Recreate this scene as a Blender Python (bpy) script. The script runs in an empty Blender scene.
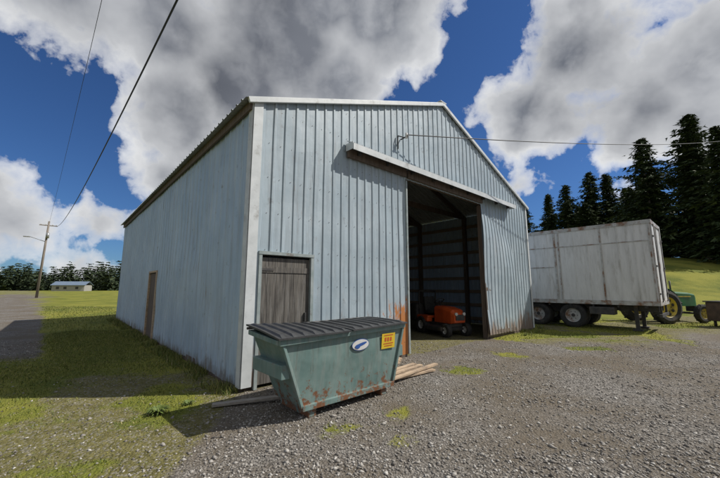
import bpy, bmesh, math, random
import numpy as np
from mathutils import Vector, Matrix, noise
random.seed(7); rng=np.random.default_rng(7)
sc=bpy.context.scene
sc.view_settings.view_transform='Standard'
try: sc.view_settings.look='None'
except: pass
sc.view_settings.exposure=0
R=math.radians
col=sc.collection
# ---------------------------------------------------------------- materials
def nn(nt,t,**kw):
    n=nt.nodes.new(t)
    for k,v in kw.items(): setattr(n,k,v)
    return n
def ramp(nt,fac,stops):
    r=nn(nt,'ShaderNodeValToRGB'); e=r.color_ramp.elements
    while len(e)<len(stops): e.new(0.5)
    for i,(p,c) in enumerate(stops):
        e[i].position=p; e[i].color=(c[0],c[1],c[2],1) if not isinstance(c,(int,float)) else (c,c,c,1)
    nt.links.new(fac,r.inputs[0]); return r.outputs[0]
def mix(nt,f,a,b,blend='MIX'):
    m=nn(nt,'ShaderNodeMix',data_type='RGBA',blend_type=blend)
    for s,v in ((m.inputs[0],f),(m.inputs[6],a),(m.inputs[7],b)):
        if isinstance(v,(int,float)): s.default_value=v
        elif isinstance(v,(tuple,list)): s.default_value=(v[0],v[1],v[2],1)
        else: nt.links.new(v,s)
    return m.outputs[2]
def M(nt,op,a,b=None,c=None,clamp=False):
    m=nn(nt,'ShaderNodeMath',operation=op); m.use_clamp=clamp
    for i,v in enumerate((a,b,c)):
        if v is None: continue
        if isinstance(v,(int,float)): m.inputs[i].default_value=v
        else: nt.links.new(v,m.inputs[i])
    return m.outputs[0]
def base(name):
    m=bpy.data.materials.new(name); m.use_nodes=True
    nt=m.node_tree; b=nt.nodes['Principled BSDF']; return m,nt,b
def noisetex(nt,vec,scale,detail=4,rough=.55,stretch=None):
    if stretch:
        mp=nn(nt,'ShaderNodeMapping'); mp.inputs['Scale'].default_value=stretch
        nt.links.new(vec,mp.inputs[0]); vec=mp.outputs[0]
    n=nn(nt,'ShaderNodeTexNoise'); n.inputs['Scale'].default_value=scale
    n.inputs['Detail'].default_value=detail; n.inputs['Roughness'].default_value=rough
    nt.links.new(vec,n.inputs['Vector']); return n.outputs[0]
def bump(nt,b,h,strength=.3,dist=.01):
    bp=nn(nt,'ShaderNodeBump'); bp.inputs['Strength'].default_value=strength
    bp.inputs['Distance'].default_value=dist
    nt.links.new(h,bp.inputs['Height']); nt.links.new(bp.outputs[0],b.inputs['Normal'])
def pmat(name,c1,c2,scale=4,rough=.6,metal=0,stretch=None,bmp=.15,lo=.35,hi=.65,dirt=None,dlo=.58,dhi=.72,dscale=3,dstretch=None,dirt2=None,d2lo=.6,d2hi=.7,d2stretch=(14,14,.9)):
    m,nt,b=base(name)
    tc=nn(nt,'ShaderNodeTexCoord').outputs['Object']
    n=noisetex(nt,tc,scale,6,.6,stretch)
    f=ramp(nt,n,[(lo,0.0),(hi,1.0)])
    c=mix(nt,f,c1,c2)
    if dirt:
        n2=noisetex(nt,tc,dscale,8,.68,dstretch)
        f2=ramp(nt,n2,[(dlo,0.0),(dhi,1.0)])
        c=mix(nt,f2,c,dirt)
    if dirt2:
        n3=noisetex(nt,tc,1,8,.7,d2stretch)
        c=mix(nt,M(nt,'MULTIPLY',ramp(nt,n3,[(d2lo,0.),(d2hi,1.)]),.8),c,dirt2)
    nt.links.new(c,b.inputs['Base Color'])
    b.inputs['Roughness'].default_value=rough; b.inputs['Metallic'].default_value=metal
    if bmp: bump(nt,b,n,bmp,.01)
    return m
def siding(name,c1,c2,rust,zr=.5,rustamt=.0,streak=(.20,.235,.26),xr=None):
    m,nt,b=base(name)
    tc=nn(nt,'ShaderNodeTexCoord').outputs['Object']
    n=noisetex(nt,tc,.9,5,.6); c=mix(nt,ramp(nt,n,[(.35,0.),(.65,1.)]),c1,c2)
    st=noisetex(nt,tc,1,6,.65,(9,9,.5)); c=mix(nt,M(nt,'MULTIPLY',ramp(nt,st,[(.45,0.),(.68,1.)]),.55),c,streak)
    sp=noisetex(nt,tc,4,8,.72); c=mix(nt,M(nt,'MULTIPLY',ramp(nt,sp,[(.60,0.),(.68,1.)]),.6),c,(.15,.155,.16))
    ch=noisetex(nt,tc,2.2,6,.7,(3,3,.8)); c=mix(nt,M(nt,'MULTIPLY',ramp(nt,ch,[(.52,0.),(.75,1.)]),.35),c,(.56,.61,.64))
    rr=noisetex(nt,tc,1,7,.7,(16,16,1.1)); rm=noisetex(nt,tc,.8,3,.5)
    rs=M(nt,'MULTIPLY',ramp(nt,rr,[(.58,0.),(.67,1.)]),ramp(nt,rm,[(.46,0.),(.6,1.)]))
    c=mix(nt,M(nt,'MULTIPLY',rs,.55),c,(.20,.13,.09))
    sx=nn(nt,'ShaderNodeSeparateXYZ'); nt.links.new(tc,sx.inputs[0])
    z=sx.outputs[2]
    g=M(nt,'MULTIPLY_ADD',z,-1/zr,1.0,True)
    rn=noisetex(nt,tc,7,8,.7,(1,1,.3))
    rf=M(nt,'ADD',M(nt,'MULTIPLY',g,.42),M(nt,'SUBTRACT',rn,.5+rustamt))
    rf=ramp(nt,rf,[(.16,0.),(.36,1.)])
    c=mix(nt,M(nt,'MULTIPLY',rf,.8),c,rust)
    if xr:
        x0,x1,zt=xr
        gx=M(nt,'MULTIPLY',M(nt,'MULTIPLY_ADD',sx.outputs[0],1/(x1-x0),-x0/(x1-x0),True),M(nt,'MULTIPLY_ADD',z,-1/zt,1.0,True))
        gx=M(nt,'MULTIPLY',gx,M(nt,'LESS_THAN',sx.outputs[0],x1+.08))
        rf=M(nt,'ADD',M(nt,'MULTIPLY',M(nt,'POWER',gx,.5),.62),M(nt,'SUBTRACT',noisetex(nt,tc,6,8,.75,(1,1,.35)),.57))
        c=mix(nt,ramp(nt,rf,[(.15,0.),(.24,1.)]),c,(.42,.17,.055))
    nt.links.new(c,b.inputs['Base Color'])
    b.inputs['Roughness'].default_value=.5; b.inputs['Metallic'].default_value=.0
    bump(nt,b,noisetex(nt,tc,3,3,.5,(1,1,1)),.3,.02)
    return m
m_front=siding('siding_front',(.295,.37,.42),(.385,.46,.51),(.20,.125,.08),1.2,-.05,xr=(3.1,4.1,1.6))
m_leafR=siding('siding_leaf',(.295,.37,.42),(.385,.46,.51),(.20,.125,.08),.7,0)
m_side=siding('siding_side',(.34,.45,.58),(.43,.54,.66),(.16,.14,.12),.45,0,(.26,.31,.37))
m_roof=siding('roof_metal',(.30,.33,.34),(.40,.43,.44),(.2,.16,.13),.1)
m_trim=pmat('white_trim',(.60,.63,.64),(.50,.53,.54),5,.5,dirt=(.25,.24,.22),dlo=.56,dhi=.75)
m_wood=pmat('old_wood',(.08,.06,.045),(.16,.125,.10),3,.85,stretch=(14,14,.7),bmp=.5)
m_woodh=pmat('framing_wood',(.20,.16,.115),(.32,.25,.19),4,.85,stretch=(1,1,8),bmp=.3)
m_door=pmat('weathered_door',(.05,.046,.042),(.155,.142,.125),2.5,.85,stretch=(12,12,.8),bmp=.5,dirt=(.21,.205,.195),dlo=.5,dhi=.75,dstretch=(6,6,.5))
m_doorframe=pmat('door_frame_paint',(.22,.27,.27),(.34,.38,.38),5,.7,dirt=(.12,.09,.07))
m_lumber=pmat('lumber',(.40,.29,.19),(.52,.40,.28),5,.75,stretch=(1,8,8),bmp=.2,dirt=(.20,.15,.11),dlo=.5,dhi=.7)
m_greywood=pmat('grey_wood',(.22,.20,.17),(.35,.32,.28),5,.85,stretch=(1,10,10),bmp=.3)
m_black=pmat('black_rubber',(.018,.018,.018),(.035,.034,.032),8,.8,dirt=(.12,.10,.08),dlo=.55,dhi=.8)
m_dark=pmat('dark_steel',(.03,.03,.032),(.07,.065,.06),6,.6,dirt=(.12,.07,.04))
m_galv=pmat('galvanised',(.28,.29,.30),(.42,.43,.44),7,.45,metal=.4)
m_screw=pmat('screw_heads',(.22,.22,.22),(.20,.14,.10),7,.6,bmp=0)
m_plastic=pmat('lid_plastic',(.030,.031,.033),(.055,.056,.058),5,.5,dirt=(.12,.12,.115),dlo=.6,dhi=.85)
m_pole=pmat('pole_wood',(.16,.13,.11),(.26,.23,.2),3,.9,stretch=(6,6,.4))
m_red=pmat('orange_paint',(.62,.10,.02),(.48,.065,.015),4,.4,bmp=0,dirt=(.2,.07,.03),dlo=.6,dhi=.8)
m_green=pmat('green_paint',(.02,.15,.04),(.03,.10,.035),3,.45,bmp=0,dirt=(.08,.09,.05))
m_yellow=pmat('yellow_paint',(.60,.45,.05),(.42,.33,.05),4,.5,bmp=0,dirt=(.16,.12,.06),dlo=.5,dhi=.7)
m_trailer=pmat('trailer_paint',(.68,.68,.67),(.56,.56,.55),2,.5,bmp=.05,stretch=(3,3,.5),dirt=(.30,.28,.24),dlo=.52,dhi=.80,dscale=1.6,dstretch=(4,4,.7),dirt2=(.22,.13,.07),d2lo=.65,d2hi=.76)
m_trailframe=pmat('trailer_rail',(.33,.33,.32),(.5,.5,.48),5,.5,dirt=(.20,.10,.05),dlo=.48,dhi=.62)
m_ins=pmat('porcelain',(.5,.5,.48),(.6,.6,.58),3,.3,bmp=0)
m_wire=pmat('wire_black',(.015,.015,.015),(.02,.02,.02),3,.6,bmp=0)
def teal():
    m,nt,b=base('dumpster_paint')
    tc=nn(nt,'ShaderNodeTexCoord').outputs['Object']
    n=noisetex(nt,tc,2.5,6,.6); c=mix(nt,ramp(nt,n,[(.35,0.),(.65,1.)]),(.11,.185,.175),(.165,.25,.235))
    st=noisetex(nt,tc,1,6,.7,(12,12,1.2)); c=mix(nt,M(nt,'MULTIPLY',ramp(nt,st,[(.45,0.),(.72,1.)]),.6),c,(.27,.29,.27))
    ds=noisetex(nt,tc,1,7,.7,(20,20,1.0)); c=mix(nt,M(nt,'MULTIPLY',ramp(nt,ds,[(.56,0.),(.72,1.)]),.6),c,(.09,.075,.055))
    sx=nn(nt,'ShaderNodeSeparateXYZ'); nt.links.new(tc,sx.inputs[0])
    g=M(nt,'MULTIPLY_ADD',sx.outputs[2],-1/.5,1.05,True)
    rn=noisetex(nt,tc,9,9,.75)
    rf=M(nt,'ADD',M(nt,'MULTIPLY',g,.20),M(nt,'SUBTRACT',rn,.5))
    rf=ramp(nt,rf,[(.12,0.),(.19,1.)])
    c=mix(nt,rf,c,(.17,.075,.035))
    nt.links.new(c,b.inputs['Base Color']); b.inputs['Roughness'].default_value=.55
    bump(nt,b,noisetex(nt,tc,2,3),.5,.04)
    return m
m_teal=teal()
# ---------------------------------------------------------------- mesh helpers
def box(bm,c,s,mi=0,rot=None,bev=0):
    r=bmesh.ops.create_cube(bm,size=1.0); vs=r['verts']
    mat=Matrix.Translation(Vector(c))@(rot.to_4x4() if rot else Matrix.Identity(4))@Matrix.Diagonal((s[0],s[1],s[2],1))
    bmesh.ops.transform(bm,matrix=mat,verts=vs)
    fs=set(f for v in vs for f in v.link_faces)
    for f in fs: f.material_index=mi
    if bev:
        es=list(set(e for v in vs for e in v.link_edges))
        rr=bmesh.ops.bevel(bm,geom=es,offset=bev,segments=2,affect='EDGES',profile=.6)
        for f in rr['faces']: f.material_index=mi
def cyl(bm,p0,p1,r0,r1=None,seg=12,mi=0):
    if r1 is None: r1=r0
    p0=Vector(p0);p1=Vector(p1);d=p1-p0
    q=d.to_track_quat('Z','Y').to_matrix()
    a=[];b_=[]
    for i in range(seg):
        t=2*math.pi*i/seg; o=q@Vector((math.cos(t),math.sin(t),0))
        a.append(bm.verts.new(p0+o*r0)); b_.append(bm.verts.new(p1+o*r1))
    for i in range(seg):
        j=(i+1)%seg; f=bm.faces.new((a[i],a[j],b_[j],b_[i])); f.material_index=mi; f.smooth=True
    f=bm.faces.new(a[::-1]); f.material_index=mi
    f=bm.faces.new(b_); f.material_index=mi
def lathe(bm,c,axis,prof,seg=28,mi=0):
    q=Vector(axis).to_track_quat('Z','Y').to_matrix(); c=Vector(c)
    rings=[]
    for (r,o,_) in prof:
        rings.append([bm.verts.new(c+q@Vector((r*math.cos(2*math.pi*i/seg),r*math.sin(2*math.pi*i/seg),o))) for i in range(seg)])
    for k in range(len(prof)-1):
        for i in range(seg):
            j=(i+1)%seg
            f=bm.faces.new((rings[k][i],rings[k][j],rings[k+1][j],rings[k+1][i])); f.material_index=prof[k][2]; f.smooth=False
def wheel(bm,c,axis,R_,w,mt,mr,rim=.58,tread=True):
    h=w/2
    lathe(bm,c,axis,[(.0,-h*.4,mr),(R_*.18,-h*.5,mr),(R_*.2,-h*.3,mr),(R_*rim*.85,-h*.35,mr),(R_*rim,-h*.85,mt),(R_*.8,-h*1.05,mt),(R_*.96,-h*.85,mt),(R_,-h*.6,mt),(R_,h*.6,mt),(R_*.96,h*.85,mt),(R_*.8,h*1.05,mt),(R_*rim,h*.85,mr),(R_*rim*.85,h*.35,mr),(R_*.2,h*.3,mr),(R_*.18,h*.5,mr),(0,h*.4,mr)],30)
    if tread:
        q=Vector(axis).to_track_quat('Z','Y').to_matrix()
        n=22
        for i in range(n):
            t=2*math.pi*i/n; 
            o=q@Vector((math.cos(t)*R_*1.0,math.sin(t)*R_*1.0,h*.35*(1 if i%2 else -1)))
            rot=q@Matrix.Rotation(t,3,'Z')
            box(bm,Vector(c)+o,(R_*.06,R_*.09,w*.55),mt,rot@Matrix.Rotation(.5*(1 if i%2 else -1),3,'X'))
    q=Vector(axis).to_track_quat('Z','Y').to_matrix()
    for i in range(6):
        t=2*math.pi*i/6
        for sg in (-1,1):
            p=Vector(c)+q@Vector((math.cos(t)*R_*.3,math.sin(t)*R_*.3,sg*h*.32))
            cyl(bm,p-q@Vector((0,0,.02)),p+q@Vector((0,0,.02)),R_*.035,None,6,mt)
def finish(bm,name,mats,parent=None,loc=None,rot=None):
    me=bpy.data.meshes.new(name); bm.normal_update(); bm.to_mesh(me); bm.free()
    for m in mats: me.materials.append(m)
    o=bpy.data.objects.new(name,me); col.objects.link(o)
    if parent: o.parent=parent
    if loc is not None: o.location=loc
    if rot is not None: o.rotation_euler=rot
    return o
def empty(name,loc,rz=0):
    e=bpy.data.objects.new(name,None); col.objects.link(e); e.location=loc; e.rotation_euler=(0,0,rz); e.empty_display_size=.3
    return e
def npmesh(name,verts,faces_flat,nside,mats,attrs=None):
    me=bpy.data.meshes.new(name)
    nf=len(faces_flat)//nside
    me.vertices.add(len(verts)); me.vertices.foreach_set('co',np.asarray(verts,dtype=np.float32).ravel())
    me.loops.add(len(faces_flat)); me.loops.foreach_set('vertex_index',np.asarray(faces_flat,dtype=np.int32))
    me.polygons.add(nf); me.polygons.foreach_set('loop_start',np.arange(nf,dtype=np.int32)*nside)
    me.polygons.foreach_set('loop_total',np.full(nf,nside,dtype=np.int32))
    for m in mats: me.materials.append(m)
    if attrs:
        for k,v in attrs.items():
            a=me.attributes.new(k,'FLOAT','POINT'); a.data.foreach_set('value',np.asarray(v,dtype=np.float32))
    me.update(calc_edges=True); me.validate()
    return me
# ---------------------------------------------------------------- barn
C0=Vector((-1.88,5.455,0)); AR=math.atan2(.670,.742)
def W(s,t,z=0): return Vector((C0.x+s*.742-t*.670, C0.y+s*.670+t*.742, z))
barn=empty('metal_barn',C0,AR)
Wd,Ln,HE,HR=11.8,16.0,4.95,7.2
def ztop(s): 
    return HE+(HR-HE)*(1-abs(s-Wd/2)/(Wd/2))-.02
def ribs(bm,a0,a1,zb,zt,ops,mp,pitch=.229,depth=.02,nz=7,wob=.004,mi=0,seed=0,zbf=None):
    pts=set([a0,a1])
    k=0; a=a0
    while a<a1:
        for q in (.145,.16,.20,.215):
            if a+q<a1: pts.add(round(a+q,4))
        a+=pitch
    for o in ops:
        pts.add(o[0]); pts.add(o[1])
    pts=sorted(pts)
    def dep(a):
        q=(a-a0)%pitch
        if q<.1449 or q>.2149: return 0
        if q<.16: return depth*(q-.145)/.015
        if q<=.2001: return depth
        return depth*(1-(q-.20)/.015)
    cache={}
    def V(a,z):
        key=(round(a,4),round(z,4))
        if key not in cache:
            w=noise.noise(Vector((a*.9+seed,z*.8,seed*1.7)))*wob*2+noise.noise(Vector((a*3+seed,z*2.2,9+seed)))*wob
            cache[key]=bm.verts.new(mp(a,dep(a)+w,z))
        return cache[key]
    for i in range(len(pts)-1):
        p,q=pts[i],pts[i+1]; mid=(p+q)/2
        blk=[o for o in ops if o[0]<mid<o[1]]
        def strip(z0a,z0b,z1a,z1b):
            n=max(1,nz)
            for k in range(n):
                f=bm.faces.new((V(p,z0a+(z1a-z0a)*k/n),V(q,z0b+(z1b-z0b)*k/n),V(q,z0b+(z1b-z0b)*(k+1)/n),V(p,z0a+(z1a-z0a)*(k+1)/n)))
                f.material_index=mi
        if blk:
            o=blk[0]; strip(o[3],o[3],zt(p),zt(q))
        else:
            za=zb if not zbf else zbf(p); zc=zb if not zbf else zbf(q)
            strip(za,zc,zt(p),zt(q))
OP=(4.1,8.05,0,4.42); DR=(.22,1.26,0,2.2)
bm=bmesh.new(); ribs(bm,0,Wd,.07,ztop,[DR,OP],lambda a,d,z:(a,-d,z),seed=1,wob=.008,nz=12,zbf=lambda a:.06+.03*noise.noise(Vector((a*2,0,0)))); finish(bm,'front_wall',[m_front],barn)
bm=bmesh.new(); ribs(bm,0,Ln,.07,lambda a:HE,[(6.85,8.0,0,2.12)],lambda a,d,z:(-d,a,z),pitch=.305,depth=.014,seed=3,wob=.013,nz=12,zbf=lambda a:.06+.06*noise.noise(Vector((a*1.7,4,0)))); finish(bm,'side_wall',[m_side],barn)
bm=bmesh.new(); ribs(bm,0,Ln,.02,lambda a:HE,[],lambda a,d,z:(Wd+d,a,z),seed=5,nz=3); finish(bm,'far_side_wall',[m_side],barn)
bm=bmesh.new(); ribs(bm,0,Wd,.02,ztop,[],lambda a,d,z:(a,Ln+d,z),seed=6,nz=3); finish(bm,'back_wall',[m_side],barn)
ang=math.atan2(HR-HE,Wd/2); SL=math.hypot(HR-HE,Wd/2); oh=.22
ca,sa=math.cos(ang),math.sin(ang)
bm=bmesh.new()
ribs(bm,-.1,Ln+.1,0,lambda a:SL+oh,[],lambda a,d,q:(-oh*ca+q*ca-d*sa, a, HE-oh*sa+q*sa+d*ca+.03),pitch=.229,depth=.03,nz=2,wob=.002)
ribs(bm,-.1,Ln+.1,0,lambda a:SL+oh,[],lambda a,d,q:(Wd+oh*ca-q*ca+d*sa, a, HE-oh*sa+q*sa+d*ca+.03),pitch=.229,depth=.03,nz=2,wob=.002)
finish(bm,'roof',[m_roof],barn)
bm=bmesh.new()
for sg in (0,1):
    x0,x1=(-oh*ca*.7,Wd/2) if sg==0 else (Wd+oh*ca*.7,Wd/2)
    z0=HE-oh*sa*.7-.03; z1=HR-.03
    cx,cz=(x0+x1)/2,(z0+z1)/2; L=math.hypot(x1-x0,z1-z0)
    rot=Matrix.Rotation(-ang if sg==0 else ang,3,'Y')
    box(bm,(cx,-.075-.002*sg,cz+.02),(L,.05,.10),0,rot,.006)
box(bm,(Wd/2,Ln/2,HR+.055),(.3,Ln+.2,.02),0)
box(bm,(-.032,.055,HE/2+.02),(.016,.15,HE-.1),0)
box(bm,(.065,-.034,HE/2+.04),(.17,.016,HE-.06),0)
box(bm,(Wd-.05,-.036,HE/2+.02),(.12,.016,HE-.1),0)
finish(bm,'trim',[m_trim],barn)
bm=bmesh.new()
box(bm,(-.06,Ln/2,HE-.10),(.04,Ln,.16),0)
box(bm,(.03,Ln/2,.06),(.05,Ln-.1,.16),0)
box(bm,(2.7,.03,.06),(2.7,.05,.16),0)
box(bm,(10,.03,.06),(3.6,.05,.16),0)
finish(bm,'base_boards',[m_wood],barn)
bm=bmesh.new()
for zrow in (.35,1.0,1.65,2.3,2.95,3.6,4.25,4.9,5.5,6.1):
    a=.08
    while a<Wd:
        if zrow<ztop(a)-.15 and not (DR[0]<a<DR[1] and zrow<2.3) and not (OP[0]-.05<a<10.2 and zrow<4.8) and not(2.1<a<10.2 and 4.4<zrow<4.85):
            box(bm,(a,-.006,zrow+random.uniform(-.012,.012)),(.009,.010,.009),0)
        a+=.229
finish(bm,'cladding_screws',[m_screw],barn)
bm=bmesh.new()
for i in range(7):
    y=.12+i*2.6
    box(bm,(Wd-.18,y,HE/2),(.15,.15,HE),0); box(bm,(.14,y,HE/2),(.15,.15,HE),0)
for z in (.25,.85,1.45,2.05,2.65,3.25,3.85,4.45):
    box(bm,(Wd-.06,Ln/2,z),(.05,Ln-.3,.14),1)
    box(bm,(Wd/2,Ln-.06,z),(Wd-.3,.05,.14),1)
for i in range(7):
    y=.12+i*2.6
    for sg in (0,1):
        cx=Wd*.25 if sg==0 else Wd*.75
        box(bm,(cx,y,(HE+HR)/2-.15),(SL,.06,.2),0,Matrix.Rotation(-ang if sg==0 else ang,3,'Y'))
    box(bm,(Wd/2,y,HE-.05),(Wd-.3,.07,.2),0)
box(bm,(4.02,.09,2.2),(.14,.14,4.4),0); box(bm,(8.13,.09,2.2),(.14,.14,4.4),0)
box(bm,(6.08,.09,4.55),(4.6,.1,.2),0)
finish(bm,'timber_frame',[m_wood,m_woodh],barn)
bm=bmesh.new()
box(bm,(6.15,-.165,4.77),(8.1,.27,.02),0,Matrix.Rotation(R(28),3,'X'),.004)
box(bm,(6.15,-.285,4.635),(8.12,.014,.14),0)
box(bm,(2.095,-.15,4.67),(.012,.24,.16),0); box(bm,(10.205,-.15,4.67),(.012,.24,.16),0)
finish(bm,'door_track_hood',[m_trim],barn)
bm=bmesh.new()
box(bm,(3.1,-.055,4.56),(1.96,.06,.20),0)
box(bm,(6.1,-.055,4.55),(3.9,.06,.2),0)
box(bm,(6.15,-.17,4.66),(8.0,.06,.07),1)
for i in range(9): box(bm,(2.4+i*.93,-.14,4.60),(.05,.09,.10),1)
finish(bm,'door_header',[m_wood,m_dark],barn)
box_bm=bmesh.new(); box(box_bm,(4.10,-.02,2.22),(.05,.075,4.3),0); finish(box_bm,'door_jamb',[m_doorframe],barn)
def leaf(name,a0,a1,loc,rot,seed,wob,hgt,mt):
    bm=bmesh.new()
    w=a1-a0
    ribs(bm,0,w,0,lambda a:hgt,[],lambda a,d,z:(a,-d+(.05*math.sin(z*1.3+a*1.1)*wob),z),seed=seed,wob=.006*wob+.003,nz=14)
    o=finish(bm,name,[mt,m_wood],barn,loc,rot)
    bm=bmesh.new()
    for z in (.08,1.45,2.9,hgt-.08): box(bm,(w/2,.05,z),(w-.02,.045,.1),0)
    for x in (.03,w-.03): box(bm,(x,.052,hgt/2),(.05,.04,hgt-.1),0)
    finish(bm,name+'_frame',[m_wood],barn,loc,rot)
leaf('sliding_door',8.0,10.15,(7.98,-.13,.14),(R(-2.2),R(1.0),0),12,1.0,4.5,m_leafR)
bm=bmesh.new()
for i in range(6):
    box(bm,(.30+.172*i,.03,1.11),(.168,.03,2.1),0,None,.004)
box(bm,(.74,.012,1.95),(.98,.02,.1),0); box(bm,(.74,.012,.4),(.98,.02,.1),0)
box(bm,(1.15,.0,1.1),(.03,.05,.16),1,None,.005)
for z in (.4,1.95): box(bm,(.36,-.002,z),(.26,.012,.04),1)
finish(bm,'door',[m_door,m_dark],barn)
bm=bmesh.new()
box(bm,(.22,-.01,1.12),(.055,.07,2.22),0); box(bm,(1.27,-.01,1.12),(.06,.07,2.22),0); box(bm,(.745,-.013,2.235),(1.12,.08,.055),0)
finish(bm,'door_frame',[m_doorframe],barn)
bm=bmesh.new()
box(bm,(.03,7.425,1.05),(.04,1.13,2.1),0); box(bm,(-.01,6.85,1.08),(.06,.07,2.14),1); box(bm,(-.01,8.0,1.08),(.06,.07,2.14),1); box(bm,(-.012,7.425,2.15),(.06,1.2,.06),1)
finish(bm,'side_door',[m_wood,m_lumber],barn)
bm=bmesh.new()
cyl(bm,(3.94,-.02,5.45),(3.94,-.28,5.47),.018,None,8,0)
cyl(bm,(3.94,-.22,5.42),(3.94,-.22,5.56),.04,.03,10,1)
cyl(bm,(3.8,-.05,5.15),(3.8,-.05,5.5),.015,None,8,0)
cyl(bm,(3.8,-.05,5.5),(3.86,-.2,5.42),.015,None,8,0)
finish(bm,'service_bracket',[m_dark,m_ins],barn)
# ---------------------------------------------------------------- dumpster
d=empty('dumpster',C0,AR)
def beam(bm,p,q,w,h,mi=0,bev=.006):
    p=Vector(p);q=Vector(q);dd=q-p
    x=dd.normalized(); up=Vector((0,0,1)); 
    if abs(x.z)>.95: up=Vector((0,1,0))
    y=up.cross(x).normalized(); z=x.cross(y)
    rot=Matrix((x,y,z)).transposed()
    box(bm,(p+q)/2,(dd.length,w,h),mi,rot,bev)
bm=bmesh.new()
B=[(.16,-1.56,.13),(1.78,-1.56,.13),(1.78,-.85,.13),(.16,-.85,.13)]
T=[(-.22,-1.64,1.0),(1.98,-1.64,1.04),(1.98,-.80,1.06),(-.22,-.80,1.04)]
N1,N2=10,7
def quadgrid(p00,p10,p11,p01,seed):
    g=[]
    nrm=(Vector(p10)-Vector(p00)).cross(Vector(p01)-Vector(p00)).normalized()
    for j in range(N2+1):
        row=[]
        for i in range(N1+1):
            u,v=i/N1,j/N2
            p=Vector(p00).lerp(Vector(p10),u).lerp(Vector(p01).lerp(Vector(p11),u),v)
            e=min(u,1-u,v,1-v)*4
            p+=nrm*noise.noise(Vector((u*3+seed,v*2.5,seed)))*.03*min(1,e)
            row.append(bm.verts.new(p))
        g.append(row)
    for j in range(N2):
        for i in range(N1):
            f=bm.faces.new((g[j][i],g[j][i+1],g[j+1][i+1],g[j+1][i])); f.smooth=True
for i in range(4):
    j=(i+1)%4; quadgrid(B[i],B[j],T[j],T[i],i*3.3+1)
bm.faces.new([bm.verts.new(p) for p in B][::-1])
beam(bm,(-.26,-1.65,.985),(2.02,-1.65,1.03),.07,.075)
beam(bm,(-.26,-.80,1.03),(2.02,-.80,1.05),.06,.06)
beam(bm,(-.24,-1.64,.98),(-.24,-.8,1.03),.06,.06); beam(bm,(2.0,-1.64,1.02),(2.0,-.8,1.05),.06,.06)
beam(bm,(.13,-1.58,.14),(1.81,-1.58,.14),.05,.07)
beam(bm,(.13,-1.575,.15),(-.21,-1.65,.97),.04,.04); beam(bm,(1.81,-1.575,.15),(1.99,-1.65,.99),.04,.04)
for sx,x in ((-1,-.13),(1,1.98)):
    beam(bm,(x,-1.6,.62),(x,-.8,.62),.12,.17,0,.01)
for x in (.3,1.62): box(bm,(x,-1.2,.06),(.12,.72,.12),0,None,.01)
finish(bm,'body',[m_teal],d)
bm=bmesh.new()
def lid(x0,x1,zc):
    nxl,nyl=56,10
    def zz(u,v):
        a=zc[0]+(zc[1]-zc[0])*u; b_=zc[3]+(zc[2]-zc[3])*u
        r=(u*7)%1.0; rib=.022*(1 if .28<r<.72 else 0)
        return a+(b_-a)*v+rib*(1 if .06<v<.94 else 0)+.01*math.sin(v*3.1)*1
    for dz,fl in ((0,1),(-.022,-1)):
        g=[[bm.verts.new((x0+(x1-x0)*i/nxl,-1.72+.94*j/nyl,zz(min(.9999,i/nxl),j/nyl)+dz)) for i in range(nxl+1)] for j in range(nyl+1)]
        for j in range(nyl):
            for i in range(nxl):
                q=(g[j][i],g[j][i+1],g[j+1][i+1],g[j+1][i]); bm.faces.new(q if fl>0 else q[::-1])
        if fl>0: top=g
        else:
            for i in range(nxl): bm.faces.new((g[0][i],g[0][i+1],top[0][i+1],top[0][i])); bm.faces.new((g[-1][i],top[-1][i],top[-1][i+1],g[-1][i+1]))
            for j in range(nyl): bm.faces.new((g[j][0],top[j][0],top[j+1][0],g[j+1][0])); bm.faces.new((g[j][-1],g[j+1][-1],top[j+1][-1],top[j][-1]))
lid(-.30,.82,(1.045,1.05,1.085,1.14))
lid(.86,2.03,(1.055,1.08,1.095,1.09))
cyl(bm,(-.28,-.77,1.08),(2.02,-.77,1.09),.018,None,8,1)
finish(bm,'lid',[m_plastic,m_dark],d)
def fp(s,z,off=.004):
    k=(z-.13)/(.87); return Vector((s,-1.56-.08*k-off-.018,z))
mS=pmat('sticker_white',(.70,.70,.68),(.58,.58,.56),9,.5,bmp=0)
mB=pmat('sticker_blue',(.03,.10,.35),(.03,.09,.30),9,.5,bmp=0)
mY=pmat('sticker_yellow',(.70,.50,.03),(.60,.42,.03),9,.5,bmp=0)
mR=pmat('sticker_red',(.55,.10,.03),(.5,.08,.03),9,.5,bmp=0)
bm=bmesh.new()
def ell(cx,cz,a,b_,off,mi,n=28,th=0):
    vs=[bm.verts.new(fp(cx+a*math.cos(2*math.pi*i/n)*math.cos(th)-b_*math.sin(2*math.pi*i/n)*math.sin(th),cz+a*math.cos(2*math.pi*i/n)*math.sin(th)+b_*math.sin(2*math.pi*i/n)*math.cos(th),off)) for i in range(n)]
    f=bm.faces.new(vs); f.material_index=mi
def rect(x0,x1,z0,z1,off,mi):
    f=bm.faces.new([bm.verts.new(fp(*p,off)) for p in ((x0,z0),(x1,z0),(x1,z1),(x0,z1))]); f.material_index=mi
ell(1.06,.82,.17,.085,.004,1); ell(1.06,.82,.16,.076,.007,0)
ell(1.06,.822,.12,.022,.010,1,28,.22); ell(1.0,.80,.05,.03,.013,1)
rect(1.50,1.80,.70,.93,.004,2)
for z,w in ((.895,.2),(.77,.22),(.735,.18)): rect(1.65-w/2,1.65+w/2,z,z+.012,.007,3)
for i in range(3): rect(1.565+i*.06,1.602+i*.06,.81,.87,.007,3)
finish(bm,'stickers',[mS,mB,mY,mR],d)
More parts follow.
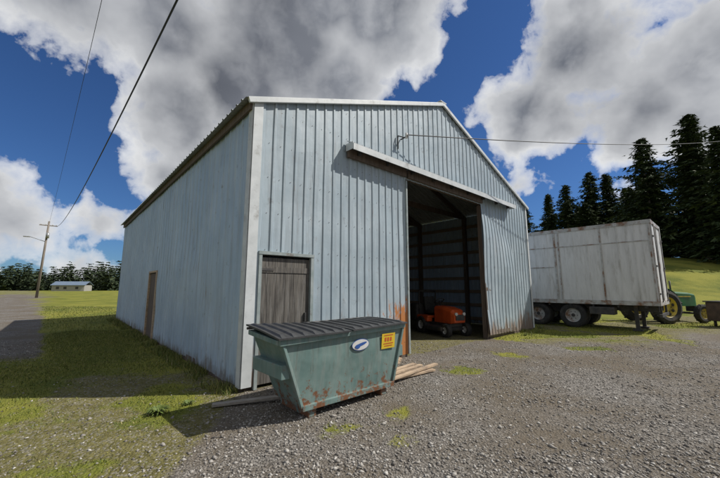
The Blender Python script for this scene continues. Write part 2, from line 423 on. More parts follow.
# ---------------------------------------------------------------- lumber
e=empty('lumber_pile',W(2.7,-.95),AR)
bm=bmesh.new()
for i in range(7):
    L=random.uniform(1.1,1.6)
    box(bm,(random.uniform(-.12,.15),-.25+.15*(i%4)+random.uniform(-.03,.03),.03+.05*(i//4)+.01),(L,random.choice((.09,.12)),.035),0,Matrix.Rotation(random.uniform(-.14,.14),3,'Z'),.003)
for i in range(3):
    box(bm,(.1*i-.2,.42+.03*i,.16+.02*i),(1.3,.09,.035),0,Matrix.Rotation(.05*i,3,'Z')@Matrix.Rotation(.12,3,'Y'),.003)
finish(bm,'boards',[m_lumber],e)
bm=bmesh.new()
beam(bm,(-2.05,4.83,.03),(-1.1,5.12,.06),.1,.035)
o=finish(bm,'weathered_plank',[m_greywood])
# ---------------------------------------------------------------- trailer
tr=empty('box_trailer',W(13.55,-3.65),AR)
TL,TW,TB,TT=8.0,2.45,1.0,4.1
bm=bmesh.new()
box(bm,(TW/2,TL/2,(TB+TT)/2),(TW,TL,TT-TB),0,None,.02)
for z,h in ((TT-.05,.14),(TB+.06,.16)):
    box(bm,(-.012,TL/2,z),(.04,TL+.02,h),1); box(bm,(TW+.012,TL/2,z),(.04,TL+.02,h),1); box(bm,(TW/2,-.012,z),(TW+.02,.04,h),1)
for y in (.05,1.55,3.05,3.2,4.5,6,TL-.05): box(bm,(-.016,y,(TB+TT)/2),(.03,.07 if y>3.1 else .045,TT-TB-.25),1)
for x in (.05,TW-.05,TW/2): box(bm,(x,-.018,(TB+TT)/2),(.09 if x!=TW/2 else .03,.03,TT-TB-.25),1)
for y in np.arange(.5,TL,.5): box(bm,(-.003,y,(TB+TT)/2),(.012,.02,TT-TB-.3),0)
box(bm,(-.01,TL/2,3.35),(.02,TL-.1,.03),1)
box(bm,(-.012,3.85,2.5),(.03,1.1,.03),1); 
for x in (.5,TW-.5): cyl(bm,(x,-.05,TB+.1),(x,-.05,TT-.1),.016,None,8,2)
for z in (1.4,2.4,3.5):
    for x in (.12,TW-.12): box(bm,(x,-.045,z),(.16,.03,.06),2)
box(bm,(TW/2,TL/2,TT+.01),(TW-.06,TL-.06,.03),1)
finish(bm,'cargo_box',[m_trailer,m_trailframe,m_dark],tr)
bm=bmesh.new()
for x in (.65,TW-.65): box(bm,(x,TL/2-.2,.86),(.12,TL-.6,.24),0)
for y in np.arange(.4,TL,.8): box(bm,(TW/2,y,.93),(TW-.1,.06,.1),0)
AY=(2.75,4.1)
for y in AY:
    cyl(bm,(.1,y,.5),(TW-.1,y,.5),.07,None,10,0)
    for x in (.18,.50,TW-.5,TW-.18): wheel(bm,(x,y,.5),(1,0,0),.5,.25,1,2,.56,False)
box(bm,(.75,3.4,.68),(.1,1.7,.18),0)
for x in (.5,TW-.5):
    box(bm,(x,.75,.5),(.1,.12,.9),0); box(bm,(x,.75,.04),(.28,.28,.05),0)
box(bm,(TW/2,.03,.62),(TW-.5,.08,.1),0)
for x in (.5,TW-.5): box(bm,(x,.04,.8),(.07,.06,.3),0)
box(bm,(.1,1.7,.74),(.5,.8,.28),0,None,.02)
finish(bm,'undercarriage',[m_dark,m_black,m_trailframe],tr)
# ---------------------------------------------------------------- farm tractor
t=empty('farm_tractor',(13.75,15.9,0),R(10))
def hood(bm,secs,mi):
    rows=[]
    for (x,hw,z0,z1) in secs:
        r=.3*hw
        pr=[(-hw,z0),(-hw,z1-r),(-hw+r*.4,z1-r*.35),(-hw+r*1.2,z1),(hw-r*1.2,z1),(hw-r*.4,z1-r*.35),(hw,z1-r),(hw,z0)]
        rows.append([bm.verts.new((x,y,z)) for y,z in pr])
    for a,b_ in zip(rows[:-1],rows[1:]):
        for i in range(8):
            j=(i+1)%8; f=bm.faces.new((a[i],a[j],b_[j],b_[i])); f.material_index=mi
    f=bm.faces.new(rows[0][::-1]); f.material_index=mi
    f=bm.faces.new(rows[-1]); f.material_index=mi
bm=bmesh.new()
hood(bm,[(.75,.26,.75,1.42),(1.0,.27,.75,1.45),(2.1,.25,.75,1.38),(2.42,.23,.75,1.32),(2.5,.2,.78,1.22)],0)
box(bm,(.3,0,.72),(1.2,.42,.4),0,None,.05)
for sg in (-1,1):
    pts=[(math.cos(a)*.86,math.sin(a)*.86) for a in np.linspace(R(35),R(150),9)]
    for (a,b_) in zip(pts[:-1],pts[1:]):
        beam(bm,(a[0],sg*.55,.75+a[1]),(b_[0],sg*.55,.75+b_[1]),.42,.02,0,.002)
    box(bm,(1.55,sg*.262,1.2),(1.2,.012,.05),1)
box(bm,(2.52,0,.62),(.12,.5,.3),2,None,.02)
finish(bm,'body',[m_green,m_yellow,m_dark],t)
bm=bmesh.new()
for sg in (-1,1):
    wheel(bm,(0,sg*.72,.75),(0,sg,0),.75,.38,0,1,.6)
    wheel(bm,(2.1,sg*.68,.42),(0,sg,0),.42,.22,0,1,.55)
    for i in range(8):
        a=i*math.pi/4+.3; c=Vector((math.cos(a)*.33,sg*(.72+.075),.75+math.sin(a)*.33))
        cyl(bm,c,c+Vector((0,sg*.015,0)),.07,None,10,0)
cyl(bm,(2.1,-.66,.42),(2.1,.66,.42),.05,None,8,2); cyl(bm,(0,-.7,.75),(0,.7,.75),.1,None,10,2)
finish(bm,'wheels',[m_black,m_yellow,m_dark],t)
bm=bmesh.new()
box(bm,(.15,0,1.12),(.45,.48,.1),1,Matrix.Rotation(.05,3,'Y'),.04); box(bm,(-.1,0,1.35),(.1,.48,.4),1,Matrix.Rotation(-.15,3,'Y'),.04)
cyl(bm,(.8,0,1.3),(.55,0,1.62),.02,None,8,0)
q=Vector((-.55,0,.8)).normalized()
lathe(bm,(.54,0,1.63),q,[(.19,-.012,0),(.21,0,0),(.19,.012,0),(.17,0,0),(.19,-.012,0)],20)
for a in (0,2.1,4.2):
    qq=q.to_track_quat('Z','Y').to_matrix(); p=qq@Vector((math.cos(a)*.18,math.sin(a)*.18,0)); cyl(bm,(.54,0,1.63),Vector((.54,0,1.63))+p,.012,None,6,0)
cyl(bm,(1.5,.1,1.38),(1.5,.1,1.95),.035,None,10,0); 
finish(bm,'seat_and_controls',[m_dark,m_black],t)
bm=bmesh.new()
box(bm,(0,0,.62),(1.7,.8,.78),0,None,.03)
for x in (-.6,.6):
    for y in (-.3,.3): cyl(bm,(x,y,0),(x,y,.3),.05,None,8,1)
for x in (-.85,-.28,.28,.85): box(bm,(x,-.42,.62),(.05,.05,.82),1)
box(bm,(0,0,1.04),(1.8,.9,.05),1)
finish(bm,'machinery_stand_in',[pmat('brown_steel',(.05,.035,.03),(.10,.065,.05),5,.7),m_dark],None,(15.75,14.1,0),(0,0,R(8)))  # brown steel box added as a stand-in for unidentified machinery by the tractor
# ---------------------------------------------------------------- riding mower
def mower(name,loc,rz,mc,scl):
    e=empty(name,loc,rz); e.scale=(scl,)*3
    bm=bmesh.new()
    secs=[(-.25,.24,.38,.86),(.2,.25,.38,.84),(.5,.23,.38,.78),(.62,.19,.42,.68)]
    hood(bm,secs,0)
    for v in bm.verts:
        x,y,z=v.co; v.co=(y,-x-.1,z)
    box(bm,(0,-.74,.56),(.3,.03,.16),1)
    for x in (-.14,.14): cyl(bm,(x,-.72,.66),(x,-.76,.66),.045,None,12,2)
    box(bm,(0,.55,.52),(.85,.6,.07),0,None,.03)
    box(bm,(-.33,.55,.45),(.2,.56,.16),0,None,.04); box(bm,(.33,.55,.45),(.2,.56,.16),0,None,.04)
    box(bm,(0,-.1,.22),(1.0,.75,.14),1,None,.05)
    box(bm,(0,.1,.33),(.45,1.3,.08),1)
    finish(bm,'body',[mc,m_dark,m_ins],e)
    bm=bmesh.new()
    for x in (-.36,.36):
        wheel(bm,(x,.6,.26),(1,0,0),.26,.22,0,1,.5); wheel(bm,(x,-.55,.19),(1,0,0),.19,.15,0,1,.5)
    finish(bm,'wheels',[m_black,m_ins],e)
    bm=bmesh.new()
    box(bm,(0,.5,.66),(.42,.4,.1),0,None,.04); box(bm,(0,.72,.9),(.42,.1,.46),0,Matrix.Rotation(-.15,3,'X'),.04)
    cyl(bm,(0,.08,.8),(0,.2,1.0),.02,None,8,0)
    lathe(bm,(0,.2,1.0),(0,.5,.85),[(.15,-.012,0),(.17,0,0),(.15,.012,0),(.13,0,0),(.15,-.012,0)],18)
    cyl(bm,(-.14,.2,1.0),(.14,.2,1.0),.012,None,6,0)
    for x in (-.24,.24): box(bm,(x,1.05,.62),(.42,.42,.55),0,None,.08)
    cyl(bm,(-.33,.83,.5),(-.33,.83,1.3),.025,None,8,0); cyl(bm,(.33,.83,.5),(.33,.83,1.3),.025,None,8,0); cyl(bm,(-.34,.83,1.3),(.34,.83,1.3),.025,None,8,0)
    finish(bm,'seat_and_steering',[m_black],e)
mower('riding_mower',W(7.95,1.55),AR-R(18),m_red,1.15)
# ---------------------------------------------------------------- terrain
def sst(a,b,x):
    k=min(1,max(0,(x-a)/(b-a))); return k*k*(3-2*k)
def gh(x,y):
    h=4.6*sst(20,42,y)*sst(13,30,x-0.0)+ .7*sst(15,24,x)*sst(14,24,y)
    far=math.hypot(x,y)
    h+=noise.noise(Vector((x*.15,y*.15,0)))*.12*sst(14,30,far)
    h+=noise.noise(Vector((x*.9,y*.9,3)))*.012
    return h
def fb(x,y,s,z=0): return noise.fractal(Vector((x*s,y*s,z)),1.0,2.0,4)
def grassf(x,y):
    n=fb(x,y,.55,1)*.9; n2=fb(x,y,1.7,5)*.7
    v=x+1.88; w=y-5.455; s=v*.742+w*.67; t_=-v*.67+w*.742
    g=0;ms=0
    left=sst(.1,1.3,(-1.0-.12*(y-3))-x + n*.8)
    ms=left
    gl=left*sst(-.3,1.2,(y-4.8)*.20-(x+2.6)*.16 + n*1.0 + n2*.6)
    gl=max(gl,left*.62*sst(.0,.45,n2+n*.4))
    pl=(-x-y*.965+.9)
    path=sst(.2,.9,pl+n*.35)*(1-sst(6.5,7.5,pl-y*.06+n*.5))*sst(6.5,9,y)*(1-.0)
    gl*=1-path; ms*=1-path
    if t_>Ln+.5 or x<-12 and y>20: gl=max(gl,(1-path)*.95)
    g=max(g,gl)
    lb=(y-(9.9+(x-4.5)*.40))
    if x>3.2 and s>8.2-.0 and not (0<s<Wd and 0<t_<Ln):
        band=sst(-.9,.7,lb+n*1.7+n2)*.95
        road=sst(-.2,.5,lb-1.2)*(1-sst(1.6,2.4,lb-1.2))*sst(8,11,x)*.6
        g=max(g,band*sst(-.40,.10,n+n2*.6+.2+.15*sst(3,6,lb))*(1-road))
        ms=max(ms,.8*sst(-2.6,.3,lb+n))
        if y>19: g=max(g,.9)
    for (px,py,pr) in ((.35,3.95,.34),(.6,4.6,.25),(2.1,6.9,.5),(-.3,4.0,.35),(3.6,8.4,.6),(6.2,9.3,.7),(9.5,10.6,.8)):
        g=max(g,.62*sst(0,1,1.3-math.hypot(x-px,y-py)/pr+n2*1.6))
    if 0.0<s<Wd and 0.0<t_<Ln: g=0;ms=.6
    if y>85: g=max(g,1-path)
    return g,ms
def lines(a,b,step,lim):
    L=list(np.arange(a,b+1e-6,step)); st=step; v=b
    while v<lim: st*=1.12; v+=st; L.append(v)
    st=step; v=a
    while v>-lim: st*=1.12; v-=st; L.insert(0,v)
    return L
xs=lines(-14,18,.2,900); ys=lines(1,20,.2,900)
verts=[];ga=[];ma=[]
for y in ys:
    for x in xs:
        verts.append((x,y,gh(x,y))); g,m_=grassf(x,y); ga.append(g); ma.append(m_)
nx=len(xs); F=[]
for j in range(len(ys)-1):
    for i in range(nx-1):
        a=j*nx+i; F+= [a,a+1,a+nx+1,a+nx]
def ground_mat():
    m,nt,b=base('ground_mat')
    pos=nn(nt,'ShaderNodeNewGeometry').outputs['Position']
    ag=nn(nt,'ShaderNodeAttribute',attribute_name='grass').outputs['Fac']
    am=nn(nt,'ShaderNodeAttribute',attribute_name='moss').outputs['Fac']
    vo=nn(nt,'ShaderNodeTexVoronoi'); vo.inputs['Scale'].default_value=38; nt.links.new(pos,vo.inputs['Vector'])
    sp=nn(nt,'ShaderNodeSeparateColor'); nt.links.new(vo.outputs['Color'],sp.inputs[0])
    vo2=nn(nt,'ShaderNodeTexVoronoi'); vo2.inputs['Scale'].default_value=14; nt.links.new(pos,vo2.inputs['Vector'])
    sp2=nn(nt,'ShaderNodeSeparateColor'); nt.links.new(vo2.outputs['Color'],sp2.inputs[0])
    gr=ramp(nt,sp.outputs[0],[(0,(.125,.113,.10)),(.5,(.25,.23,.205)),(1,(.43,.405,.37))])
    gr2=ramp(nt,sp2.outputs[0],[(0,(.14,.127,.112)),(1,(.35,.325,.29))])
    gr=mix(nt,.35,gr,gr2)
    gap=ramp(nt,vo.outputs['Distance'],[(.35,1.0),(.75,.42)])
    gr=mix(nt,1.0,gr,gap,'MULTIPLY')
    big=noisetex(nt,pos,.6,6,.65); gr=mix(nt,ramp(nt,big,[(.38,0.),(.60,.9)]),gr,(.145,.12,.088))
    mid=noisetex(nt,pos,3,6,.7)
    mo=mix(nt,ramp(nt,noisetex(nt,pos,5,7,.75),[(.35,0.),(.62,1.)]),(.10,.09,.03),(.20,.18,.07))
    sto=ramp(nt,sp.outputs[1],[(.74,0.),(.80,1.)])
    mo=mix(nt,M(nt,'MULTIPLY',sto,.6),mo,(.28,.26,.22))
    mossf=ramp(nt,M(nt,'ADD',am,M(nt,'SUBTRACT',M(nt,'MULTIPLY',mid,.9),.45)),[(.30,0.),(.62,1.)])
    c=mix(nt,mossf,gr,mo)
    gn=noisetex(nt,pos,11,8,.8)
    gg=mix(nt,ramp(nt,gn,[(.32,0.),(.68,1.)]),(.05,.07,.012),(.17,.20,.03))
    gb=noisetex(nt,pos,.35,5,.6)
    gg=mix(nt,ramp(nt,gb,[(.36,0.),(.58,1.)]),gg,(.24,.235,.04))
    gf=ramp(nt,M(nt,'ADD',ag,M(nt,'SUBTRACT',M(nt,'MULTIPLY',noisetex(nt,pos,7,6,.75),1.1),.55)),[(.38,0.),(.6,1.)])
    c=mix(nt,gf,c,gg)
    nt.links.new(c,b.inputs['Base Color']); b.inputs['Roughness'].default_value=.95
    b.inputs['Specular IOR Level'].default_value=.2
    h=M(nt,'ADD',M(nt,'MULTIPLY',M(nt,'SUBTRACT',1.0,vo.outputs['Distance']),1.0),M(nt,'MULTIPLY',gn,.8))
    bump(nt,b,h,.9,.02)
    return m
me=npmesh('ground',verts,F,4,[ground_mat()],{'grass':ga,'moss':ma})
me.polygons.foreach_set('use_smooth',[True]*len(me.polygons))
o=bpy.data.objects.new('ground',me); col.objects.link(o)
N=80000
yy=2.3+ (rng.random(N)**1.5)*8.0
xx=(rng.random(N)*2-1)*(yy*1.22+.4)+.0
keep=[];
for i in range(N):
    x,y=xx[i],yy[i]; v=x+1.88;w=y-5.455; s=v*.742+w*.67; t_=-v*.67+w*.742
    if t_>-.05 and -.1<s<Wd and not(4.2<s<8): continue
    g,m_=grassf(x,y)
    th=sst(-.15,.35,fb(x,y,.8,8))*.6
    if random.random()<(1-g)*(1-.82*m_)*(1-th): keep.append(i)
xx=xx[keep];yy=yy[keep];n=len(xx)
oc=np.array([(1,0,0),(-1,0,0),(0,1,0),(0,-1,0),(0,0,1),(0,0,-1)],float)
of=np.array([(0,2,4),(2,1,4),(1,3,4),(3,0,4),(2,0,5),(1,2,5),(3,1,5),(0,3,5)])
size=.005+.013*rng.random(n)**2.4+ (rng.random(n)<.04)*.012
V=oc[None]*np.ones((n,1,1))+rng.normal(0,.28,(n,6,3))
V*=size[:,None,None]*np.stack([rng.uniform(.8,1.5,n),rng.uniform(.8,1.3,n),rng.uniform(.5,.9,n)],1)[:,None,:]
a=rng.random(n)*6.28; ca_,sa_=np.cos(a)[:,None],np.sin(a)[:,None]
X=V[:,:,0]*ca_-V[:,:,1]*sa_; Y=V[:,:,0]*sa_+V[:,:,1]*ca_
zz=np.array([gh(x,y) for x,y in zip(xx,yy)])+size*.2
V=np.stack([X+xx[:,None],Y+yy[:,None],V[:,:,2]+zz[:,None]],2)
Ff=(of[None]+np.arange(n)[:,None,None]*6).reshape(-1)
mg,nt,b=base('gravel_stone')
ar=nn(nt,'ShaderNodeAttribute',attribute_name='rnd').outputs['Fac']
nt.links.new(ramp(nt,ar,[(0,(.11,.098,.086)),(.4,(.225,.207,.183)),(.85,(.36,.338,.305)),(1,(.52,.50,.46))]),b.inputs['Base Color']); b.inputs['Roughness'].default_value=.9
me=npmesh('gravel',V.reshape(-1,3),Ff,3,[mg],{'rnd':np.repeat(rng.random(n),6)})
o=bpy.data.objects.new('gravel',me); col.objects.link(o)
P=[]
def tryblades(N,xr,yr,dens,hmin,hmax):
    for i in range(N):
        x=random.uniform(*xr); y=random.uniform(*yr)
        if abs(x)>y*1.25+1: continue
        v=x+1.88;w=y-5.455; s=v*.742+w*.67; t_=-v*.67+w*.742
        if -.03<s<Wd+.03 and -.03<t_<Ln: continue
        g,m_=grassf(x,y)
        if random.random()<g**1.3*dens+.07*m_:
            P.append((x,y,random.uniform(hmin,hmax)*(.5+.5*g)))
tryblades(150000,(-11,-.6),(2.6,13),.9,.012,.042)
tryblades(60000,(-.8,16),(3.4,17),.9,.02,.06)
tryblades(26000,(-28,-9),(10,28),.9,.04,.09)
for i in range(9000):
    k=random.random()
    if k<.75: q=W(-random.random()**2*.35-.03,random.uniform(0,16))
    else: q=W(random.uniform(9.5,12.2),-random.random()**2*.5-.06)
    if noise.noise(Vector((q.x*1.2,q.y*1.2,4)))>-.1: P.append((q.x,q.y,random.uniform(.05,.16)))
P=np.array(P); n=len(P)
a=rng.random(n)*6.28; w=.003+.003*rng.random(n); w*=1+P[:,1]*.08
z0=np.array([gh(x,y) for x,y in P[:,:2]])
lean=rng.normal(0,.45,(n,2))*P[:,2:3]
v0=np.stack([P[:,0]-np.cos(a)*w,P[:,1]-np.sin(a)*w,z0-.003],1)
v1=np.stack([P[:,0]+np.cos(a)*w,P[:,1]+np.sin(a)*w,z0-.003],1)
v2=np.stack([P[:,0]+lean[:,0],P[:,1]+lean[:,1],z0+P[:,2]],1)
V=np.stack([v0,v1,v2],1).reshape(-1,3)
mgb,nt,b=base('grass_blade')
ar=nn(nt,'ShaderNodeAttribute',attribute_name='rnd').outputs['Fac']
nt.links.new(ramp(nt,ar,[(0,(.05,.08,.012)),(.5,(.13,.16,.025)),(.8,(.22,.22,.05)),(1,(.32,.27,.12))]),b.inputs['Base Color']); b.inputs['Roughness'].default_value=.7
me=npmesh('grass',V,np.arange(3*n),3,[mgb],{'rnd':np.repeat(rng.random(n),3)})
o=bpy.data.objects.new('grass',me); col.objects.link(o)
def weed(name,loc,r,k):
    bm=bmesh.new()
    for i in range(k):
        a=random.random()*6.28; L=r*random.uniform(.5,1.1); h=r*random.uniform(.1,.55); w=r*.08
        dx,dy=math.cos(a),math.sin(a)
        pts=[(0,0),(.35,.55),(.7,.95),(1,.8)]
        prev=None
        for (q,zq),ww in zip(pts,(.3,1,.8,.05)):
            c=Vector((dx*L*q,dy*L*q,h*zq)); sd=Vector((-dy,dx,0))*w*ww
            cur=(bm.verts.new(c-sd),bm.verts.new(c+sd))
            if prev: bm.faces.new((prev[0],prev[1],cur[1],cur[0]))
            prev=cur
    finish(bm,name,[mgb2],None,loc)
mgb2=pmat('weed_leaf',(.07,.11,.02),(.15,.19,.04),30,.6,bmp=0)
weed('weed_plant',(-2.67,4.6,0),.16,90)
weed('weed_plant.001',(-2.45,4.95,0),.10,60)
# ---------------------------------------------------------------- trees
def foliage_mat(name,a,bc):
    m,nt,b=base(name)
    tc=nn(nt,'ShaderNodeTexCoord').outputs['Object']
    ar=nn(nt,'ShaderNodeAttribute',attribute_name='rnd').outputs['Fac']
    n=noisetex(nt,tc,.9,4,.6)
    f=M(nt,'ADD',M(nt,'MULTIPLY',ar,.5),M(nt,'MULTIPLY',n,.6))
    nt.links.new(ramp(nt,f,[(.2,a),(.85,bc)]),b.inputs['Base Color']); b.inputs['Roughness'].default_value=.75
    b.inputs['Specular IOR Level'].default_value=.2
    return m
m_fol=foliage_mat('conifer_needles',(.018,.038,.016),(.085,.11,.04))
m_fol2=foliage_mat('far_foliage',(.022,.04,.022),(.075,.095,.045))
def conifer(H,Rm,levels,br,clumps,seed,bare=.1,cs=.5):
    rn=random.Random(seed); V=[];Fc=[];rd=[]
    lop=[rn.uniform(.6,1.2) for _ in range(8)]
    for l in range(levels):
        f=l/(levels-1); z=H*(bare+(1-bare)*f)
        rad=Rm*((1-f)**.7)*rn.uniform(.5,1.15)*(min(1,.55+f*3))+.15
        for b_ in range(br):
            if rn.random()<.15: continue
            az=rn.random()*6.283; L=rad*rn.uniform(.4,1.25)*lop[int(az/6.284*8)]
            up=.35*(f)-.12
            for c in range(clumps):
                q=(c+rn.random())/clumps; q=q**.7
                d=L*q
                px=math.cos(az)*d+rn.gauss(0,.12*cs*2); py=math.sin(az)*d+rn.gauss(0,.12*cs*2)
                pz=z+d*up-.18*d*q+rn.gauss(0,.10)
                sz=cs*rn.uniform(.5,1.2)*(1-.5*f)
                for k in range(2):
                    a2=az+rn.gauss(0,.9); dx,dy=math.cos(a2),math.sin(a2)
                    dr=rn.uniform(-.75,.15)
                    ex,ey,ez=px+dx*sz,py+dy*sz,pz+dr*sz
                    wx,wy,wz=-dy*sz*.24,dx*sz*.24,rn.uniform(-.25,.25)*sz
                    i0=len(V)
                    V.extend([(px-wx,py-wy,pz-wz),(px+wx,py+wy,pz+wz),(ex,ey,ez)])
                    Fc.extend([i0,i0+1,i0+2]); r=rn.random()*(.4+.6*q); rd.extend([r]*3)
    return V,Fc,rd
def trunk(V,Fc,rd,H,r0,x0=0,y0=0,z0=0):
    n=7
    for k in range(4):
        za,zb=H*.98*k/4,H*.98*(k+1)/4; ra,rb=r0*(1-k/4)+.02,r0*(1-(k+1)/4)+.02
        for i in range(n):
            a,b_=6.283*i/n,6.283*(i+1)/n
            i0=len(V)
            V.extend([(x0+math.cos(a)*ra,y0+math.sin(a)*ra,z0+za),(x0+math.cos(b_)*ra,y0+math.sin(b_)*ra,z0+za),(x0+math.cos(b_)*rb,y0+math.sin(b_)*rb,z0+zb),(x0+math.cos(a)*rb,y0+math.sin(a)*rb,z0+zb)])
            Fc.extend([i0,i0+1,i0+2,i0,i0+2,i0+3]); rd.extend([.0]*4)
def mk(seed,Rm,bare):
    V,Fc,rd=conifer(20,Rm,54,10,12,seed,bare,.9)
    nf=len(Fc)//3
    trunk(V,Fc,rd,20,.32)
    me=npmesh('conifer_tree',V,Fc,3,[m_fol,m_pole],{'rnd':rd})
    mi=[0]*nf+[1]*(len(Fc)//3-nf); me.polygons.foreach_set('material_index',mi)
    return me
vars_=[mk(1,5.6,.06),mk(2,6.4,.10),mk(3,4.8,.05),mk(4,6.0,.16)]
TR=[(40.5,38,22.5,0),(38,42,21.3,1),(39.2,34,19,2),(44,48,19,3),(42.8,55,21,2),(40.6,56,21.6,0),(37.5,58,19.9,1),(36.6,62,19.4,2),(34,66,17.6,0),
    (47,44,23,1),(50,42,20,0),(45,37,17,3),(52,50,22,1),(46.5,52,20,2),(56,46,21,3),(60,50,22,0),(50,60,20,1),(40,47,16,3),(44,60,17,0),(31,70,16.5,3),(62,58,20,2),(36,46,9.5,2),(33,50,9,0),(43,42,12,1),(48,38,12,2),
    (36.5,52,15,3),(33,60,12,1),(39.5,44,15,0),(42,39,14,3),(30,64,9,2),(38,66,15,1),(45,66,18,3),(35.5,55,16,1),(34.5,58,14,2)]
for i,(x,y,h,v) in enumerate(TR):
    o=bpy.data.objects.new('conifer_tree',vars_[v]); col.objects.link(o)
    z=gh(x,y)-.1; o.location=(x,y,z); s=(h-z)/20; o.scale=(max(s,.7)*random.uniform(.9,1.1),)*2+(s,); o.rotation_euler=(0,0,random.random()*6.28)
V=[];Fc=[];rd=[]
for i in range(520):
    x=random.uniform(-330,130); y=random.uniform(150,190)
    if x<-230: y-= (-230-x)*.5
    H=random.uniform(7,13.5)*(1+.3*noise.noise(Vector((x*.03,0,0)))); 
    v,f,r=conifer(H,H*.26,12,5,3,i,.02,2.2)
    o=len(V); V.extend([(a+x,b_+y,c) for a,b_,c in v]); Fc.extend([k+o for k in f]); rd.extend(r)
me=npmesh('distant_trees',V,Fc,3,[m_fol2],{'rnd':rd})
o=bpy.data.objects.new('distant_trees',me); col.objects.link(o)
e=empty('distant_house',(-118,136,0),R(15))
bm=bmesh.new(); box(bm,(0,0,1.2),(11,6,2.4),0)
for x in (-3.5,-1,3): box(bm,(x,-3.02,1.3),(1.0,.06,1.0),1)
finish(bm,'walls',[pmat('house_wall',(.30,.29,.27),(.36,.35,.32),2,.8),m_dark],e)
bm=bmesh.new()
for sg in (-1,1): box(bm,(0,sg*1.65,3.1),(11.8,3.8,.12),0,Matrix.Rotation(-sg*.42,3,'X'))
finish(bm,'roof',[pmat('blue_roof',(.13,.18,.25),(.17,.22,.29),2,.6)],e)
# ---------------------------------------------------------------- utility pole + lines
PX,PY=-51.5,53.0
e=empty('utility_pole',(PX,PY,gh(PX,PY)))
bm=bmesh.new(); cyl(bm,(0,0,0),(.35,0,12.4),.19,.13,12,0)
box(bm,(.33,0,11.7),(2.2,.12,.14),0,Matrix.Rotation(R(45),3,'Z'))
for k in (-.9,-.3,.5,.95): cyl(bm,(.33+k*.707,k*.707,11.77),(.33+k*.707,k*.707,11.97),.05,.04,8,1)
cyl(bm,(.5,-.1,9.6),(.5,-.1,10.5),.22,None,12,2)
finish(bm,'pole',[m_pole,m_ins,m_galv],e)
bm=bmesh.new(); cyl(bm,(.25,0,9.0),(-1.4,-1.0,9.7),.05,.04,8,0); box(bm,(-1.75,-1.2,9.7),(.8,.35,.16),0,Matrix.Rotation(.6,3,'Z'),.05)
finish(bm,'street_light_arm',[m_galv],e)
def wire(name,pts,r):
    cu=bpy.data.curves.new(name,'CURVE'); cu.dimensions='3D'; cu.bevel_depth=r; cu.bevel_resolution=1
    sp=cu.splines.new('POLY'); sp.points.add(len(pts)-1)
    for i,p in enumerate(pts): sp.points[i].co=(*p,1)
    cu.materials.append(m_wire)
    o=bpy.data.objects.new(name,cu); col.objects.link(o)
def sag(p,q,s,n=40):
    p=Vector(p);q=Vector(q)
    return [p.lerp(q,i/n)-Vector((0,0,s*4*(i/n)*(1-i/n))) for i in range(n+1)]
wire('power_line',sag((PX+.9,PY+.6,11.6),(17.3,-15.3,9.8),3.0),.022)
wire('power_line.001',sag((PX+.4,PY,12.2),(14.8,-14,14.5),1.2),.010)
p0=W(3.94,-.25,5.5); 
wire('power_line.002',sag(p0,(32,26,14.0),.4),.014)
# ---------------------------------------------------------------- light, sky
SE=R(47); saz=R(86)
S=Vector((math.sin(saz)*math.cos(SE),math.cos(saz)*math.cos(SE),math.sin(SE)))
L=bpy.data.lights.new('sun','SUN'); L.energy=4.8; L.angle=R(.5); L.color=(1,.95,.87)
lo=bpy.data.objects.new('sun',L); col.objects.link(lo); lo.rotation_euler=S.to_track_quat('Z','Y').to_euler(); lo.location=(20,0,30)
w=bpy.data.worlds.new('World'); sc.world=w; w.use_nodes=True; nt=w.node_tree
bg=nt.nodes['Background']; bg.inputs[1].default_value=.1
sky=nn(nt,'ShaderNodeTexSky',sky_type='NISHITA'); sky.sun_disc=False; sky.sun_elevation=SE; sky.sun_rotation=saz; sky.air_density=1.0; sky.dust_density=.3; sky.ozone_density=2.5
skyc=mix(nt,1.0,sky.outputs[0],(.31,.50,.78),'MULTIPLY')
dirv=nn(nt,'ShaderNodeTexCoord').outputs['Generated']
BL=[(-46,36,9),(-33,37,10),(-15,38.5,12),(4,43,11),(-30,26,9),(-31,17,6.5),(-21,31,10),(-4,33,9),(14,45,6.5),(-55,38,9),(-10,50,16),
    (36,32,9),(28,27,7.5),(42,23,8),(49,27,9),(36,38,6),(48,20,7),(34,24,6),
    (26.6,16.5,3.4),(32,15.2,3.0),(-47.5,7.5,5.6),(-38.5,9.6,4.4),(-40,3.6,4.0),(-51,4,6),(-49,12,3.4),(-36,8.5,3.4),(41,12,3)]
def sep(v):
    s=nn(nt,'ShaderNodeSeparateXYZ'); nt.links.new(v,s.inputs[0]); return s.outputs
def vm(op,a,b_):
    v=nn(nt,'ShaderNodeVectorMath',operation=op)
    for i,x in enumerate((a,b_)):
        if x is None: continue
        if isinstance(x,(tuple,Vector)): v.inputs[i].default_value=x
        else: nt.links.new(x,v.inputs[i])
    return v
def scaled(v,k):
    s=nn(nt,'ShaderNodeVectorMath',operation='SCALE'); s.inputs['Scale'].default_value=k; nt.links.new(v,s.inputs[0]); return s.outputs[0]
def warp(v,scale,amt,detail=3):
    nz=nn(nt,'ShaderNodeTexNoise'); nz.inputs['Scale'].default_value=scale; nz.inputs['Detail'].default_value=detail; nt.links.new(v,nz.inputs['Vector'])
    return vm('ADD',v,scaled(vm('SUBTRACT',nz.outputs['Color'],(.5,.5,.5)).outputs[0],amt)).outputs[0]
def adir(az,el):
    a,e_=R(az),R(el); return (math.sin(a)*math.cos(e_),math.cos(a)*math.cos(e_),math.sin(e_))
p=warp(dirv,7,.13,4)
cur=None
for az,el,r in BL:
    dd=vm('DISTANCE',p,adir(az,el)).outputs['Value']
    f=M(nt,'MULTIPLY_ADD',dd,-1/R(7.5),r/7.5)
    cur=f if cur is None else M(nt,'SMOOTH_MAX',cur,f,.3)
nb=noisetex(nt,dirv,2.6,5,.55)
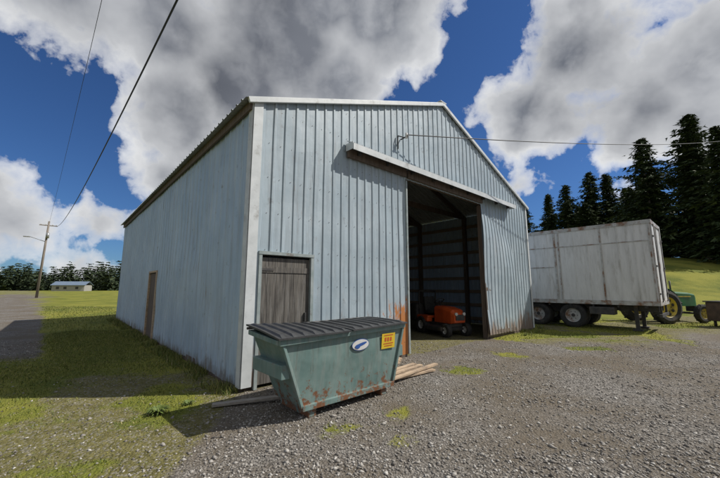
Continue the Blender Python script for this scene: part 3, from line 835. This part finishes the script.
back=M(nt,'SUBTRACT',M(nt,'MULTIPLY_ADD',nb,4.0,-1.7),M(nt,'MULTIPLY',M(nt,'MAXIMUM',sep(dirv)[1],-.1),5.0))
cur=M(nt,'SMOOTH_MAX',cur,back,.25)
pw=warp(dirv,14,.03,2)
fn=noisetex(nt,pw,8,10,.56)
v2=vm('ADD',pw,(S.x*.035,S.y*.035,S.z*.035)).outputs[0]
fn2=noisetex(nt,v2,8,4,.56)
F1=M(nt,'ADD',cur,M(nt,'MULTIPLY_ADD',fn,2.0,-1.08))
alpha=ramp(nt,F1,[(-.0,0.),(.10,.5),(.34,1.)])
tk=M(nt,'ADD',M(nt,'MULTIPLY',F1,.45),M(nt,'MULTIPLY',cur,.40))
thick=ramp(nt,tk,[(.10,0.),(.36,.6),(.80,1.)])
dl=M(nt,'SUBTRACT',fn,fn2)
lit=M(nt,'MULTIPLY_ADD',dl,4.0,.30,True)
br=ramp(nt,noisetex(nt,dirv,3.0,3,.5),[(.36,0.),(.66,1.)])
core=mix(nt,br,(1.5,1.65,2.0),(3.2,3.4,3.8))
# heavier, rain-grey body of the big cumulus over the barn
dk=M(nt,'MAXIMUM',ramp(nt,vm('DISTANCE',p,adir(-20,36)).outputs['Value'],[(.12,1.),(.50,0.)]),M(nt,'MULTIPLY',ramp(nt,vm('DISTANCE',p,adir(41,24)).outputs['Value'],[(.05,1.),(.22,0.)]),.6))
core=mix(nt,dk,core,mix(nt,br,(1.15,1.25,1.5),(2.1,2.25,2.6)))
cw=mix(nt,thick,(9.0,9.1,9.2),core)
cw=mix(nt,M(nt,'MULTIPLY',lit,M(nt,'MULTIPLY_ADD',dk,-.27,.45)),cw,(7.6,7.7,7.9))
final=mix(nt,alpha,skyc,cw)
nt.links.new(final,bg.inputs[0])
# ---------------------------------------------------------------- camera
cam=bpy.data.cameras.new('camera'); cam.lens=16.4; cam.sensor_width=36; cam.clip_end=3000; cam.clip_start=.05
co=bpy.data.objects.new('camera',cam); col.objects.link(co); co.location=(0,0,1.65); co.rotation_euler=(R(90+8.33),0,0)
sc.camera=co
